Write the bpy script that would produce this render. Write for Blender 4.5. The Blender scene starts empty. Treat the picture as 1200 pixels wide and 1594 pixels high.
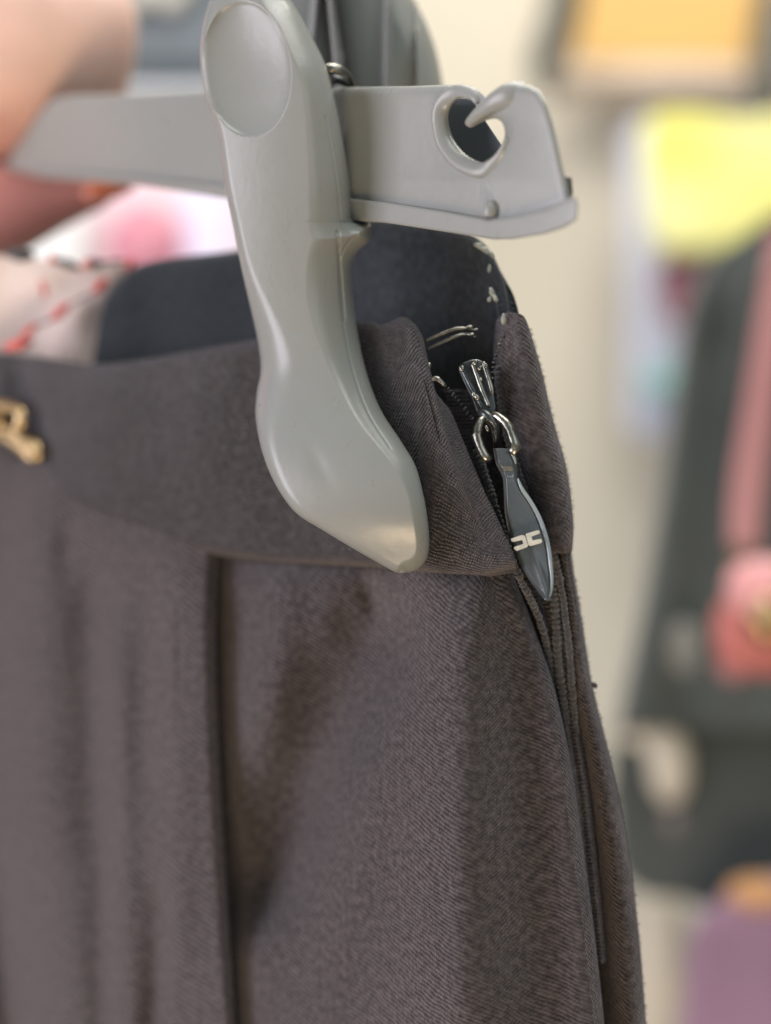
import bpy, bmesh, math, random
import numpy as np
from mathutils import Vector, Matrix
random.seed(7)
rng = np.random.default_rng(7)
sc = bpy.context.scene
C = sc.collection

# ------------------------------------------------------------------ camera, light, exposure
S = 0.525 / 1200.0          # metres per photo pixel per metre of depth
H = 1.35                    # camera height
FOCUS = 0.193

def W(px, py, d):
    return Vector(((px - 600.0) * d * S, d, (797.0 - py) * d * S + H))

cam_d = bpy.data.cameras.new("camera")
cam = bpy.data.objects.new("camera", cam_d); C.objects.link(cam)
cam.location = (0, 0, H); cam.rotation_euler = (math.pi / 2, 0, 0)
cam_d.sensor_fit = 'HORIZONTAL'; cam_d.sensor_width = 36.0
cam_d.lens = 36.0 / 0.525
cam_d.clip_start = 0.01; cam_d.clip_end = 50.0
cam_d.dof.use_dof = True; cam_d.dof.focus_distance = FOCUS
cam_d.dof.aperture_fstop = 9.0
sc.camera = cam

world = bpy.data.worlds.new("World"); sc.world = world
world.use_nodes = True
bgn = world.node_tree.nodes["Background"]
bgn.inputs[0].default_value = (0.90, 0.93, 0.90, 1); bgn.inputs[1].default_value = 0.24

def area(name, loc, target, sx, sy, power, col):
    l = bpy.data.lights.new(name, 'AREA'); l.shape = 'RECTANGLE'; l.size = sx; l.size_y = sy
    l.energy = power; l.color = col
    o = bpy.data.objects.new(name, l); C.objects.link(o); o.location = loc
    o.rotation_euler = (Vector(target) - Vector(loc)).to_track_quat('-Z', 'Y').to_euler()
    return o
area("ceiling_lamp", (0.12, 0.16, H + 0.72), (0.0, 0.22, H), 0.5, 0.5, 6.0, (1.0, 0.985, 0.93))
area("window_light", (-0.62, -0.02, H + 0.06), (-0.04, 0.24, H - 0.0), 0.42, 0.5, 5.3, (0.93, 0.89, 1.0))
area("warm_lamp", (-0.04, -0.22, H - 0.50), (-0.01, 0.2, H - 0.01), 0.28, 0.2, 3.1, (1.0, 0.75, 0.48))
area("fill_light", (0.45, -0.45, H + 0.30), (0.02, 0.22, H), 0.6, 0.6, 1.7, (0.86, 0.96, 1.0))  # added soft fill behind the camera to lift the back jaw
area("shop_lamp", (0.1, 0.75, H + 1.1), (0.1, 1.5, H), 0.9, 0.5, 17.0, (1.0, 0.94, 0.84))
area("shop_lamp", (-0.6, 0.7, H + 0.25), (-0.3, 1.45, H + 0.12), 0.3, 0.3, 2.2, (0.96, 0.95, 1.0))
sc.view_settings.view_transform = 'Standard'; sc.view_settings.look = 'None'
sc.view_settings.exposure = 0.0; sc.view_settings.gamma = 1.0
sc.cycles.use_denoising = True
sc.cycles.max_bounces = 8

# ------------------------------------------------------------------ tagging
def tag(o, label=None, cat=None, group=None, kind=None):
    if label: o['label'] = label
    if cat: o['category'] = cat
    if group: o['group'] = group
    if kind: o['kind'] = kind
    return o
def empty(name, loc=(0, 0, 0)):
    o = bpy.data.objects.new(name, None); C.objects.link(o); o.location = loc
    o.empty_display_size = 0.01
    return o
def link(name, me, mat, parent=None, smooth=True):
    o = bpy.data.objects.new(name, me); C.objects.link(o)
    if mat is not None: me.materials.append(mat)
    if smooth:
        for p in me.polygons: p.use_smooth = True
    if parent is not None:
        o.parent = parent
        o.matrix_parent_inverse = Matrix.Translation(-Vector(parent_world(parent)))
    return o
def parent_world(p):
    v = Vector(p.location)
    q = p.parent
    while q is not None:
        v = v  # parents below the root sit at the world origin in their own frame
        q = q.parent
    return v

# ------------------------------------------------------------------ materials
def newmat(name):
    m = bpy.data.materials.new(name); m.use_nodes = True
    nt = m.node_tree; b = nt.nodes["Principled BSDF"]
    return m, nt, b
def N(nt, t, **kw):
    n = nt.nodes.new(t)
    for k, v in kw.items(): setattr(n, k, v)
    return n
def ramp_mix(nt, fac, c1, c2):
    m = N(nt, 'ShaderNodeMix', data_type='RGBA')
    nt.links.new(fac, m.inputs[0]); m.inputs[6].default_value = (*c1, 1); m.inputs[7].default_value = (*c2, 1)
    return m.outputs[2]
def math_n(nt, op, a, b=None, c=None):
    n = N(nt, 'ShaderNodeMath', operation=op)
    for i, v in enumerate((a, b, c)):
        if v is None: continue
        if isinstance(v, (int, float)): n.inputs[i].default_value = v
        else: nt.links.new(v, n.inputs[i])
    return n.outputs[0]

def plain(name, c1, c2=None, rough=0.7, scale=40, bump=0.0, bscale=400, metallic=0.0, sheen=0.0, coat=0.0, sss=0.0, stretch=(1, 1, 1), spec=None):
    m, nt, b = newmat(name)
    tc = N(nt, 'ShaderNodeTexCoord'); mp = N(nt, 'ShaderNodeMapping'); mp.inputs['Scale'].default_value = stretch
    nt.links.new(tc.outputs['Object'], mp.inputs[0])
    nz = N(nt, 'ShaderNodeTexNoise'); nz.inputs['Scale'].default_value = scale; nz.inputs['Detail'].default_value = 6
    nt.links.new(mp.outputs[0], nz.inputs['Vector'])
    cr = N(nt, 'ShaderNodeMapRange'); cr.inputs[1].default_value = 0.35; cr.inputs[2].default_value = 0.65
    nt.links.new(nz.outputs[0], cr.inputs[0])
    nt.links.new(ramp_mix(nt, cr.outputs[0], c1, c2 or c1), b.inputs['Base Color'])
    b.inputs['Roughness'].default_value = rough; b.inputs['Metallic'].default_value = metallic
    b.inputs['Sheen Weight'].default_value = sheen; b.inputs['Coat Weight'].default_value = coat
    if spec is not None: b.inputs['Specular IOR Level'].default_value = spec
    if sss:
        b.inputs['Subsurface Weight'].default_value = sss; b.inputs['Subsurface Radius'].default_value = (1.0, 0.35, 0.2)
        b.inputs['Subsurface Scale'].default_value = 0.006
    if bump:
        n2 = N(nt, 'ShaderNodeTexNoise'); n2.inputs['Scale'].default_value = bscale; n2.inputs['Detail'].default_value = 4
        nt.links.new(mp.outputs[0], n2.inputs['Vector'])
        bp = N(nt, 'ShaderNodeBump'); bp.inputs['Strength'].default_value = bump; bp.inputs['Distance'].default_value = 0.0005
        nt.links.new(n2.outputs[0], bp.inputs['Height']); nt.links.new(bp.outputs[0], b.inputs['Normal'])
    return m

def cloth(name, col, col2, angle=25, pitch=0.0007, strength=1.0, dist=0.00022, sheen=0.30, warp=0.0010, cross=0.2, grain=2.2):
    """woven wool: twill ribs running at an angle across the UV (metres), cross yarns, flecked melange colour"""
    m, nt, b = newmat(name)
    uv = N(nt, 'ShaderNodeUVMap'); uv.uv_map = 'UVMap'
    nz = N(nt, 'ShaderNodeTexNoise'); nz.inputs['Scale'].default_value = 260; nz.inputs['Detail'].default_value = 3
    nt.links.new(uv.outputs[0], nz.inputs['Vector'])
    sx = N(nt, 'ShaderNodeSeparateXYZ'); nt.links.new(uv.outputs[0], sx.inputs[0])
    a = math.radians(angle); k = 2 * math.pi / pitch
    wob = math_n(nt, 'MULTIPLY', math_n(nt, 'SUBTRACT', nz.outputs[0], 0.5), warp)
    p1 = math_n(nt, 'MULTIPLY', math_n(nt, 'ADD', math_n(nt, 'ADD', math_n(nt, 'MULTIPLY', sx.outputs[0], math.sin(a)), math_n(nt, 'MULTIPLY', sx.outputs[1], math.cos(a))), wob), k)
    p2 = math_n(nt, 'MULTIPLY', math_n(nt, 'ADD', math_n(nt, 'MULTIPLY', sx.outputs[0], math.cos(a + 0.45)), math_n(nt, 'ADD', math_n(nt, 'MULTIPLY', sx.outputs[1], -math.sin(a + 0.45)), wob)), k * 1.35)
    s1 = math_n(nt, 'SINE', p1); s2 = math_n(nt, 'SINE', p2)
    # amplitude breaks up along the cloth like real yarn
    n3 = N(nt, 'ShaderNodeTexNoise'); n3.inputs['Scale'].default_value = 1600; n3.inputs['Detail'].default_value = 4
    nt.links.new(uv.outputs[0], n3.inputs['Vector'])
    n4 = N(nt, 'ShaderNodeTexNoise'); n4.inputs['Scale'].default_value = 90; n4.inputs['Detail'].default_value = 2
    nt.links.new(uv.outputs[0], n4.inputs['Vector'])
    amp = math_n(nt, 'MULTIPLY_ADD', n4.outputs[0], 1.4, -0.15)
    h = math_n(nt, 'MULTIPLY', s1, amp)
    h = math_n(nt, 'MULTIPLY_ADD', s2, cross, h)
    h = math_n(nt, 'MULTIPLY_ADD', n3.outputs[0], grain, h)
    bp = N(nt, 'ShaderNodeBump'); bp.inputs['Strength'].default_value = strength; bp.inputs['Distance'].default_value = dist
    nt.links.new(h, bp.inputs['Height']); nt.links.new(bp.outputs[0], b.inputs['Normal'])
    fl = N(nt, 'ShaderNodeTexNoise'); fl.inputs['Scale'].default_value = 900; fl.inputs['Detail'].default_value = 5
    nt.links.new(uv.outputs[0], fl.inputs['Vector'])
    mr = N(nt, 'ShaderNodeMapRange'); mr.inputs[1].default_value = 0.38; mr.inputs[2].default_value = 0.66
    nt.links.new(fl.outputs[0], mr.inputs[0])
    nt.links.new(ramp_mix(nt, mr.outputs[0], col, col2), b.inputs['Base Color'])
    b.inputs['Roughness'].default_value = 0.92
    b.inputs['Sheen Weight'].default_value = sheen; b.inputs['Sheen Roughness'].default_value = 0.45
    b.inputs['Sheen Tint'].default_value = (0.75, 0.68, 0.72, 1)
    b.inputs['Specular IOR Level'].default_value = 0.15
    return m

WOOL = ((0.044, 0.038, 0.040), (0.094, 0.082, 0.085))
M_wool = cloth("wool_twill", *WOOL, angle=28, pitch=0.00085)
M_side = cloth("wool_twill_side", (0.038, 0.033, 0.035), (0.083, 0.073, 0.076), angle=27, pitch=0.00060, strength=0.85, dist=0.00018, grain=2.8)
M_band = cloth("wool_waistband", (0.036, 0.034, 0.036), (0.078, 0.073, 0.077), angle=12, pitch=0.00050, warp=0.0016, strength=1.0, dist=0.00022, cross=0.7, grain=2.6)
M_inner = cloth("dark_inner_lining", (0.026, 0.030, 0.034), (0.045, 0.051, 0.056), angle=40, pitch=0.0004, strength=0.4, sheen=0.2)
M_tape = cloth("zip_tape", (0.048, 0.043, 0.045), (0.100, 0.090, 0.092), angle=0, pitch=0.00055, strength=1.0, dist=0.0003, sheen=0.25)
M_back_shade = plain("shade_dark_plastic", (0.075, 0.088, 0.10), (0.09, 0.10, 0.115), rough=0.5)  # plastic darkened to the shade inside the hollow bar
M_plastic = plain("grey_plastic", (0.222, 0.230, 0.216), (0.234, 0.241, 0.226), rough=0.30, scale=30, bump=0.06, bscale=900, spec=0.45)
def scuff(m):
    nt = m.node_tree; b = nt.nodes["Principled BSDF"]; tc = N(nt, 'ShaderNodeTexCoord')
    mp = N(nt, 'ShaderNodeMapping'); mp.inputs['Scale'].default_value = (1, 1, .35); mp.inputs['Rotation'].default_value = (0, .5, 0)
    nt.links.new(tc.outputs['Object'], mp.inputs[0])
    n1 = N(nt, 'ShaderNodeTexNoise'); n1.inputs['Scale'].default_value = 420; n1.inputs['Detail'].default_value = 8; n1.inputs['Roughness'].default_value = .7
    nt.links.new(mp.outputs[0], n1.inputs['Vector'])
    mr = N(nt, 'ShaderNodeMapRange'); mr.inputs[1].default_value = .35; mr.inputs[2].default_value = .7; mr.inputs[3].default_value = .27; mr.inputs[4].default_value = .36
    nt.links.new(n1.outputs[0], mr.inputs[0]); nt.links.new(mr.outputs[0], b.inputs['Roughness'])
    b.inputs['Subsurface Weight'].default_value = .12; b.inputs['Subsurface Scale'].default_value = .003
scuff(M_plastic)
M_steel = plain("brushed_nickel", (0.17, 0.168, 0.145), (0.32, 0.31, 0.27), rough=0.30, scale=600, bump=0.15, bscale=1500, metallic=1.0)
M_gun = plain("gunmetal", (0.045, 0.05, 0.055), (0.11, 0.12, 0.12), rough=0.32, scale=700, bump=0.2, bscale=1500, metallic=0.9)
M_tab = plain("dark_enamel", (0.050, 0.060, 0.066), (0.062, 0.072, 0.078), rough=0.38, scale=300, bump=0.12, bscale=1200, coat=0.3)
M_mark = plain("cream_paint", (0.46, 0.45, 0.39), (0.58, 0.56, 0.49), rough=0.5, scale=900, bump=0.2)
M_gold = plain("gold_metal", (0.42, 0.29, 0.15), (0.56, 0.41, 0.22), rough=0.32, scale=500, bump=0.3, metallic=1.0)
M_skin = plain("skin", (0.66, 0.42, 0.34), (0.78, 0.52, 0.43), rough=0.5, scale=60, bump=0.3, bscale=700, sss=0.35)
def flush_glow(m, z0, z1, col):
    """the squeezed lower finger is redder: flush and see-through glow put into the colour"""
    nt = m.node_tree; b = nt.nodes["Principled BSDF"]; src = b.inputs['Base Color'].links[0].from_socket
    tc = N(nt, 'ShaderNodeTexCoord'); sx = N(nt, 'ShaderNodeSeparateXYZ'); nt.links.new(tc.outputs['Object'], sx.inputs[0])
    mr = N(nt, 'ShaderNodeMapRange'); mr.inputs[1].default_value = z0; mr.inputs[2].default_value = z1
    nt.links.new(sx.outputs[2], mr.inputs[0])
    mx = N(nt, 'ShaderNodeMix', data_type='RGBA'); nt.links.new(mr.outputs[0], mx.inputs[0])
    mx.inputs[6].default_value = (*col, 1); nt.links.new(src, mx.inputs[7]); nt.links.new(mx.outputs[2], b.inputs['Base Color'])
flush_glow(M_skin, H + .064, H + .082, (0.56, 0.23, 0.19))  # reddens the lower finger: flush and painted translucent glow
M_nail = plain("orange_red_nail", (0.62, 0.16, 0.07), (0.70, 0.20, 0.10), rough=0.25, scale=90, coat=0.6)
M_beige = plain("beige_lining", (0.50, 0.40, 0.35), (0.60, 0.49, 0.43), rough=0.8, scale=70, bump=0.3, bscale=500, sheen=0.2)
M_red = plain("red_thread", (0.52, 0.06, 0.05), (0.62, 0.12, 0.10), rough=0.7, scale=200)
M_black = plain("black_print", (0.03, 0.03, 0.035), (0.05, 0.05, 0.05), rough=0.7)

# ------------------------------------------------------------------ geometry helpers
def catmull(P, n):
    """P: (k, d) control points -> (n, d) samples of a Catmull-Rom curve"""
    P = np.asarray(P, float); k = len(P)
    t = np.linspace(0, k - 1, n); i = np.minimum(t.astype(int), k - 2); f = (t - i)[:, None]
    g = lambda j: P[np.clip(j, 0, k - 1)]
    p0, p1, p2, p3 = g(i - 1), g(i), g(i + 1), g(i + 2)
    return 0.5 * (2 * p1 + (p2 - p0) * f + (2 * p0 - 5 * p1 + 4 * p2 - p3) * f ** 2 + (3 * p1 - p0 - 3 * p2 + p3) * f ** 3)
def dens(pts, n):
    """closed smooth outline through pts"""
    P = np.asarray(pts, float); k = len(P); out = []
    for i in range(k):
        p0, p1, p2, p3 = P[i - 1], P[i], P[(i + 1) % k], P[(i + 2) % k]
        for j in range(n):
            f = j / n
            out.append(0.5 * (2 * p1 + (p2 - p0) * f + (2 * p0 - 5 * p1 + 4 * p2 - p3) * f * f + (3 * p1 - p0 - 3 * p2 + p3) * f ** 3))
    return np.array(out)
def ridge(X, Y, x0, y0, x1, y1, w, amp, end=60):
    dx, dy = x1 - x0, y1 - y0; L = math.hypot(dx, dy)
    t = ((X - x0) * dx + (Y - y0) * dy) / L; s = (-(X - x0) * dy + (Y - y0) * dx) / L
    e = np.clip((t + end) / (2 * end), 0, 1) * np.clip((L + end - t) / (2 * end), 0, 1)
    e = e * e * (3 - 2 * e)
    return -amp * np.exp(-(s / w) ** 2) * e
def grid_mesh(name, G, uv=True, closed_u=False):
    nv, nu = G.shape[:2]
    idx = np.arange(nv * nu).reshape(nv, nu)
    f = np.stack([idx[:-1, :-1], idx[1:, :-1], idx[1:, 1:], idx[:-1, 1:]], -1).reshape(-1, 4)
    me = bpy.data.meshes.new(name); me.from_pydata(G.reshape(-1, 3).tolist(), [], f.tolist()); me.update()
    if uv:
        du = np.r_[0, np.cumsum(np.linalg.norm(np.diff(G, axis=1), axis=2).mean(0))]
        dv = np.r_[0, np.cumsum(np.linalg.norm(np.diff(G, axis=0), axis=2).mean(1))]
        # keep v true to the local row lengths so weave does not stretch
        U = np.cumsum(np.concatenate([np.zeros((nv, 1)), np.linalg.norm(np.diff(G, axis=1), axis=2)], 1), 1)
        U = U * 0.6 + du[None] * 0.4
        V = np.repeat(-dv[:, None], nu, 1)
        UV = np.stack([U, V], -1).reshape(-1, 2)
        l = me.uv_layers.new(name='UVMap'); vi = np.zeros(len(me.loops), int); me.loops.foreach_get('vertex_index', vi)
        l.data.foreach_set('uv', UV[vi].ravel())
    return me
def pix_grid(PX, PY, D):
    return np.stack([(PX - 600) * D * S, D, (797 - PY) * D * S + H], -1)
def patch(name, rows, nu, nv, mat, parent, folds=(), thick=0.0009, off=1.0, wrinkle=0.0, fn=None):
    R = np.array([catmull(r, nu) for r in rows])                 # (k, nu, 3)
    R = catmull(R.reshape(len(rows), -1), nv).reshape(nv, nu, 3)
    X, Y, D = R[..., 0], R[..., 1], R[..., 2].copy()
    for f in folds: D += ridge(X, Y, *f)
    if wrinkle:
        for k in range(10):
            a = rng.uniform(0, math.pi); L = rng.uniform(60, 240); ph = rng.uniform(0, 6.28)
            D += wrinkle * L / 240 * np.sin((X * math.cos(a) + 0.5 * Y * math.sin(a)) * 6.28 / L + ph) * 0.3
    if fn is not None: X, Y, D = fn(X, Y, D)
    o = link(name, grid_mesh(name, pix_grid(X, Y, D)), mat, parent)
    if thick:
        s = o.modifiers.new("thickness", 'SOLIDIFY'); s.thickness = thick; s.offset = off
    return o
def tube(name, pts, rad, mat, parent=None, n=8, smooth_n=0, closed=False, flat=1.0):
    """tube through 3D points; rad a number or a list"""
    P = np.array([list(p) for p in pts], float)
    r = np.full(len(P), rad, float) if np.isscalar(rad) else np.array(rad, float)
    if smooth_n:
        if closed:
            Q = dens(np.c_[P, r], smooth_n)
        else:
            Q = catmull(np.c_[P, r], smooth_n)
        P, r = Q[:, :3], Q[:, 3]
    k = len(P)
    T = np.gradient(P, axis=0) if not closed else (np.roll(P, -1, 0) - np.roll(P, 1, 0))
    T /= np.linalg.norm(T, axis=1)[:, None] + 1e-12
    nrm = np.array([0, 1.0, 0]); V = []
    for i in range(k):
        a = np.cross(T[i], nrm)
        if np.linalg.norm(a) < 0.1: a = np.cross(T[i], [1, 0, 0.01])
        a /= np.linalg.norm(a); b = np.cross(T[i], a)
        for j in range(n):
            th = 2 * math.pi * j / n
            V.append(P[i] + r[i] * (math.cos(th) * a + flat * math.sin(th) * b))
    F = []
    for i in range(k if closed else k - 1):
        i2 = (i + 1) % k
        for j in range(n):
            F.append((i * n + j, i * n + (j + 1) % n, i2 * n + (j + 1) % n, i2 * n + j))
    if not closed:
        F.append(tuple(range(n - 1, -1, -1))); F.append(tuple(range((k - 1) * n, k * n)))
    me = bpy.data.meshes.new(name); me.from_pydata([tuple(v) for v in V], [], F); me.update()
    return link(name, me, mat, parent) if mat else me
def plate(name, outlines, thick, bevel, Dfun, mat, parent, res=3):
    """solid plate with rounded edges from outlines in photo pixels (first outer, then holes)"""
    cu = bpy.data.curves.new(name, 'CURVE'); cu.dimensions = '2D'; cu.fill_mode = 'BOTH'
    cu.extrude = max(thick / 2 - bevel, 0.01); cu.bevel_depth = bevel; cu.bevel_resolution = res; cu.offset = -bevel
    for pts in outlines:
        sp = cu.splines.new('POLY'); sp.points.add(len(pts) - 1)
        for q, p in zip(sp.points, pts): q.co = (p[0], -p[1], 0, 1)
        sp.use_cyclic_u = True
    tmp = bpy.data.objects.new("tmp", cu); C.objects.link(tmp)
    dg = bpy.context.evaluated_depsgraph_get()
    me = bpy.data.meshes.new_from_object(tmp.evaluated_get(dg)); me.name = name
    bpy.data.objects.remove(tmp); bpy.data.curves.remove(cu)
    me.materials.clear()
    n = len(me.vertices); co = np.zeros(n * 3); me.vertices.foreach_get('co', co); co = co.reshape(-1, 3)
    px, py, z = co[:, 0], -co[:, 1], co[:, 2]
    D0 = Dfun(px, py); D = D0 - z * D0 * S
    me.vertices.foreach_set('co', pix_grid(px, py, D).ravel()); me.update()
    bm = bmesh.new(); bm.from_mesh(me); bmesh.ops.remove_doubles(bm, verts=bm.verts, dist=1e-7)
    bmesh.ops.recalc_face_normals(bm, faces=bm.faces); bm.to_mesh(me); bm.free()
    o = link(name, me, mat, parent)
    try: me.set_sharp_from_angle(angle=math.radians(35))
    except Exception: pass
    return o
def seg_dist(X, Y, poly):
    best = np.full(X.shape, 1e9)
    for (x0, y0), (x1, y1) in zip(poly[:-1], poly[1:]):
        dx, dy = x1 - x0, y1 - y0; L2 = dx * dx + dy * dy + 1e-9
        t = np.clip(((X - x0) * dx + (Y - y0) * dy) / L2, 0, 1)
        best = np.minimum(best, np.hypot(X - x0 - t * dx, Y - y0 - t * dy))
    return best
def heightfield(name, left, right, y0, y1, nu, nv, depth, mat, parent, back=0.002, yclus=None):
    """closed solid: front depth(X, Y, distL, distR), back face offset"""
    ys = np.linspace(0, 1, nv) if yclus is None else yclus(np.linspace(0, 1, nv))
    ys = y0 + (y1 - y0) * ys
    L = catmull(left, 240); R = catmull(right, 240)
    xl = np.interp(ys, L[:, 1], L[:, 0]); xr = np.interp(ys, R[:, 1], R[:, 0])
    u = 0.5 - 0.5 * np.cos(np.linspace(0, math.pi, nu)); u = 0.5 * u + 0.5 * np.linspace(0, 1, nu)
    X = xl[:, None] + (xr - xl)[:, None] * u[None]; Y = np.repeat(ys[:, None], nu, 1)
    dl = seg_dist(X, Y, L[::2]); dr = seg_dist(X, Y, R[::2])
    D = depth(X, Y, dl, dr)
    F = pix_grid(X, Y, D); Bk = pix_grid(X, Y, D + back)
    V = np.concatenate([F.reshape(-1, 3), Bk.reshape(-1, 3)]); n = nu * nv
    idx = np.arange(n).reshape(nv, nu)
    f = np.stack([idx[:-1, :-1], idx[1:, :-1], idx[1:, 1:], idx[:-1, 1:]], -1).reshape(-1, 4)
    fb = f[:, ::-1] + n
    ring = list(idx[0, :]) + list(idx[1:, -1]) + list(idx[-1, -2::-1]) + list(idx[-2:0:-1, 0])
    side = [(ring[i], ring[(i + 1) % len(ring)], ring[(i + 1) % len(ring)] + n, ring[i] + n) for i in range(len(ring))]
    me = bpy.data.meshes.new(name)
    me.from_pydata(V.tolist(), [], f.tolist() + fb.tolist() + [tuple(int(q) for q in s) for s in side]); me.update()
    return link(name, me, mat, parent)
def blob(name, c, r, mat, parent=None, rot=(0, 0, 0), seg=16, noise=0.0, power=1.0):
    bm = bmesh.new(); bmesh.ops.create_uvsphere(bm, u_segments=seg, v_segments=max(6, seg // 2), radius=1)
    for v in bm.verts:
        k = 1 + noise * (math.sin(v.co.x * 5 + v.co.z * 3) * 0.5 + math.sin(v.co.y * 7 + v.co.x * 2) * 0.5)
        p = v.co
        if power != 1.0: p = Vector([math.copysign(abs(q) ** power, q) for q in p])
        v.co = Vector((p.x * r[0], p.y * r[1], p.z * r[2])) * k
    bmesh.ops.rotate(bm, verts=bm.verts, cent=(0, 0, 0), matrix=Matrix.Rotation(rot[1], 3, 'Y') @ Matrix.Rotation(rot[0], 3, 'X'))
    bmesh.ops.translate(bm, verts=bm.verts, vec=c)
    me = bpy.data.meshes.new(name); bm.to_mesh(me); bm.free()
    return link(name, me, mat, parent)
def box(name, x0, x1, y0, y1, z0, z1, mat, parent=None, bevel=0.0):
    bm = bmesh.new(); bmesh.ops.create_cube(bm, size=1)
    for v in bm.verts:
        v.co = Vector(((x0 + x1) / 2 + v.co.x * (x1 - x0), (y0 + y1) / 2 + v.co.y * (y1 - y0), (z0 + z1) / 2 + v.co.z * (z1 - z0)))
    if bevel: bmesh.ops.bevel(bm, geom=bm.edges[:], offset=bevel, segments=3, affect='EDGES')
    me = bpy.data.meshes.new(name); bm.to_mesh(me); bm.free()
    return link(name, me, mat, parent, smooth=False)
def pbox(name, px0, px1, py0, py1, d, depth, mat, parent=None, bevel=0.002):
    a = W(px0, py0, d); b = W(px1, py1, d)
    return box(name, a.x, b.x, d, d + depth, b.z, a.z, mat, parent, bevel)

# ================================================================== SETTING: shop behind
M_wall = plain("beige_wall_paint", (0.57, 0.535, 0.45), (0.63, 0.59, 0.50), rough=0.8, scale=3, bump=0.1)
wall = box("wall", -2.5, 2.5, 1.62, 1.72, H - 1.35, H + 1.6, M_wall); tag(wall, kind='structure')

# ================================================================== GARMENT
garment = empty("garment", W(500, 1660, 0.2))
tag(garment, "dark purplish grey wool garment with open side zip, clipped by the grey hanger", "garment")

def Dc(px):      # general depth of the cloth: it curves away to the left
    return 1.0 / (3.85 + 0.00185 * px)

# --- back waistband (dark inner side seen over the front edge, left of and right of the clip)
def inner_rows():
    rows = []
    top = [(150, 545, .262), (158, 478, .259), (190, 430, .256), (240, 405, .253), (375, 388, .243), (480, 360, .232), (560, 335, .226), (690, 350, .214), (752, 378, .207), (782, 430, .204), (793, 490, .202)]
    bot = [(130, 640, .266), (140, 640, .262), (190, 650, .259), (260, 650, .256), (375, 650, .246), (480, 660, .236), (560, 680, .228), (690, 690, .215), (752, 690, .208), (785, 690, .205), (800, 690, .203)]
    for t in (0, .06, .3, .6, 1):
        r = []
        for a, b in zip(top, bot):
            d = a[2] + (b[2] - a[2]) * t + (0.0012 if t == 0 else 0)
            r.append((a[0] + (b[0] - a[0]) * t, a[1] + (b[1] - a[1]) * t, d))
        rows.append(r)
    return rows
patch("back_waistband", inner_rows(), 120, 50, M_inner, garment, thick=0.0016, off=-1,
      folds=[(600, 350, 660, 640, 40, .0015), (300, 400, 330, 600, 50, .0012), (720, 380, 700, 560, 30, .001)])

# --- front waistband
top = [(-120, 545), (0, 549), (60, 555), (150, 567), (250, 555), (330, 540), (400, 528), (480, 512), (560, 500), (596, 505), (630, 494), (658, 526), (666, 590), (702, 640)]
bot = [(-120, 690), (0, 716), (60, 745), (140, 796), (240, 832), (330, 862), (420, 874), (510, 880), (590, 884), (640, 890), (700, 898), (740, 900), (775, 896), (806, 890)]
rows = []
for k, t in enumerate((-0.06, 0.0, 0.03, 0.10, 0.25, 0.5, 0.75, 0.9, 0.97, 1.0)):
    r = []
    for i, (a, b) in enumerate(zip(top, bot)):
        x = a[0] + (b[0] - a[0]) * t; y = a[1] + (b[1] - a[1]) * max(t, 0)
        d = Dc(x) + 0.0008
        bul = 0.0022 * math.sin(math.pi * min(max(t, 0), 1)) ** 0.6
        if i >= 9: bul *= 1.5
        if t < 0: d += 0.0030; x, y = a[0] - (4 if i > 10 else 0), a[1] + 6
        elif t == 0: d += 0.0012
        if t >= 0.97: d += (0.0008 if t < 1 else 0.0032)
        if i >= 10: d += (0.0002, 0.0005, 0.0010, 0.0024)[i - 10]
        r.append((x, y, d - bul))
    rows.append(r)
patch("front_waistband", rows, 220, 90, M_band, garment, thick=0.0012, off=-1,
      folds=[(20, 540, 70, 800, 26, -.0045), (130, 560, 170, 800, 60, .002), (420, 560, 440, 860, 40, -.0015), (700, 720, 704, 900, 26, .0010),
             (300, 560, 320, 850, 45, .0008)], wrinkle=0.0006)

# --- waistband on the other side of the zip
rows = [
 [(772, 500, .2030), (786, 488, .1995), (800, 487, .1975), (815, 492, .1980), (824, 512, .2010), (822, 520, .206)],
 [(768, 560, .2020), (786, 552, .1980), (812, 552, .1960), (832, 556, .1970), (842, 572, .2010), (838, 580, .207)],
 [(776, 650, .2015), (796, 642, .1975), (824, 642, .1955), (848, 645, .1965), (860, 650, .2010), (856, 655, .207)],
 [(800, 740, .2010), (818, 735, .1975), (848, 734, .1955), (872, 732, .1965), (882, 730, .2010), (878, 735, .207)],
 [(826, 820, .2005), (844, 815, .1972), (866, 812, .1958), (884, 810, .1968), (892, 808, .2010), (888, 812, .207)],
 [(838, 856, .2008), (850, 856, .1978), (870, 856, .1964), (884, 856, .1975), (891, 854, .2012), (886, 856, .207)],
 [(844, 862, .2030), (852, 861, .2010), (870, 861, .2000), (882, 861, .2010), (887, 860, .2030), (884, 861, .207)]]
patch("side_waistband", rows, 50, 120, M_side, garment, thick=0.0009, off=-1, wrinkle=0.0003)

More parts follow.
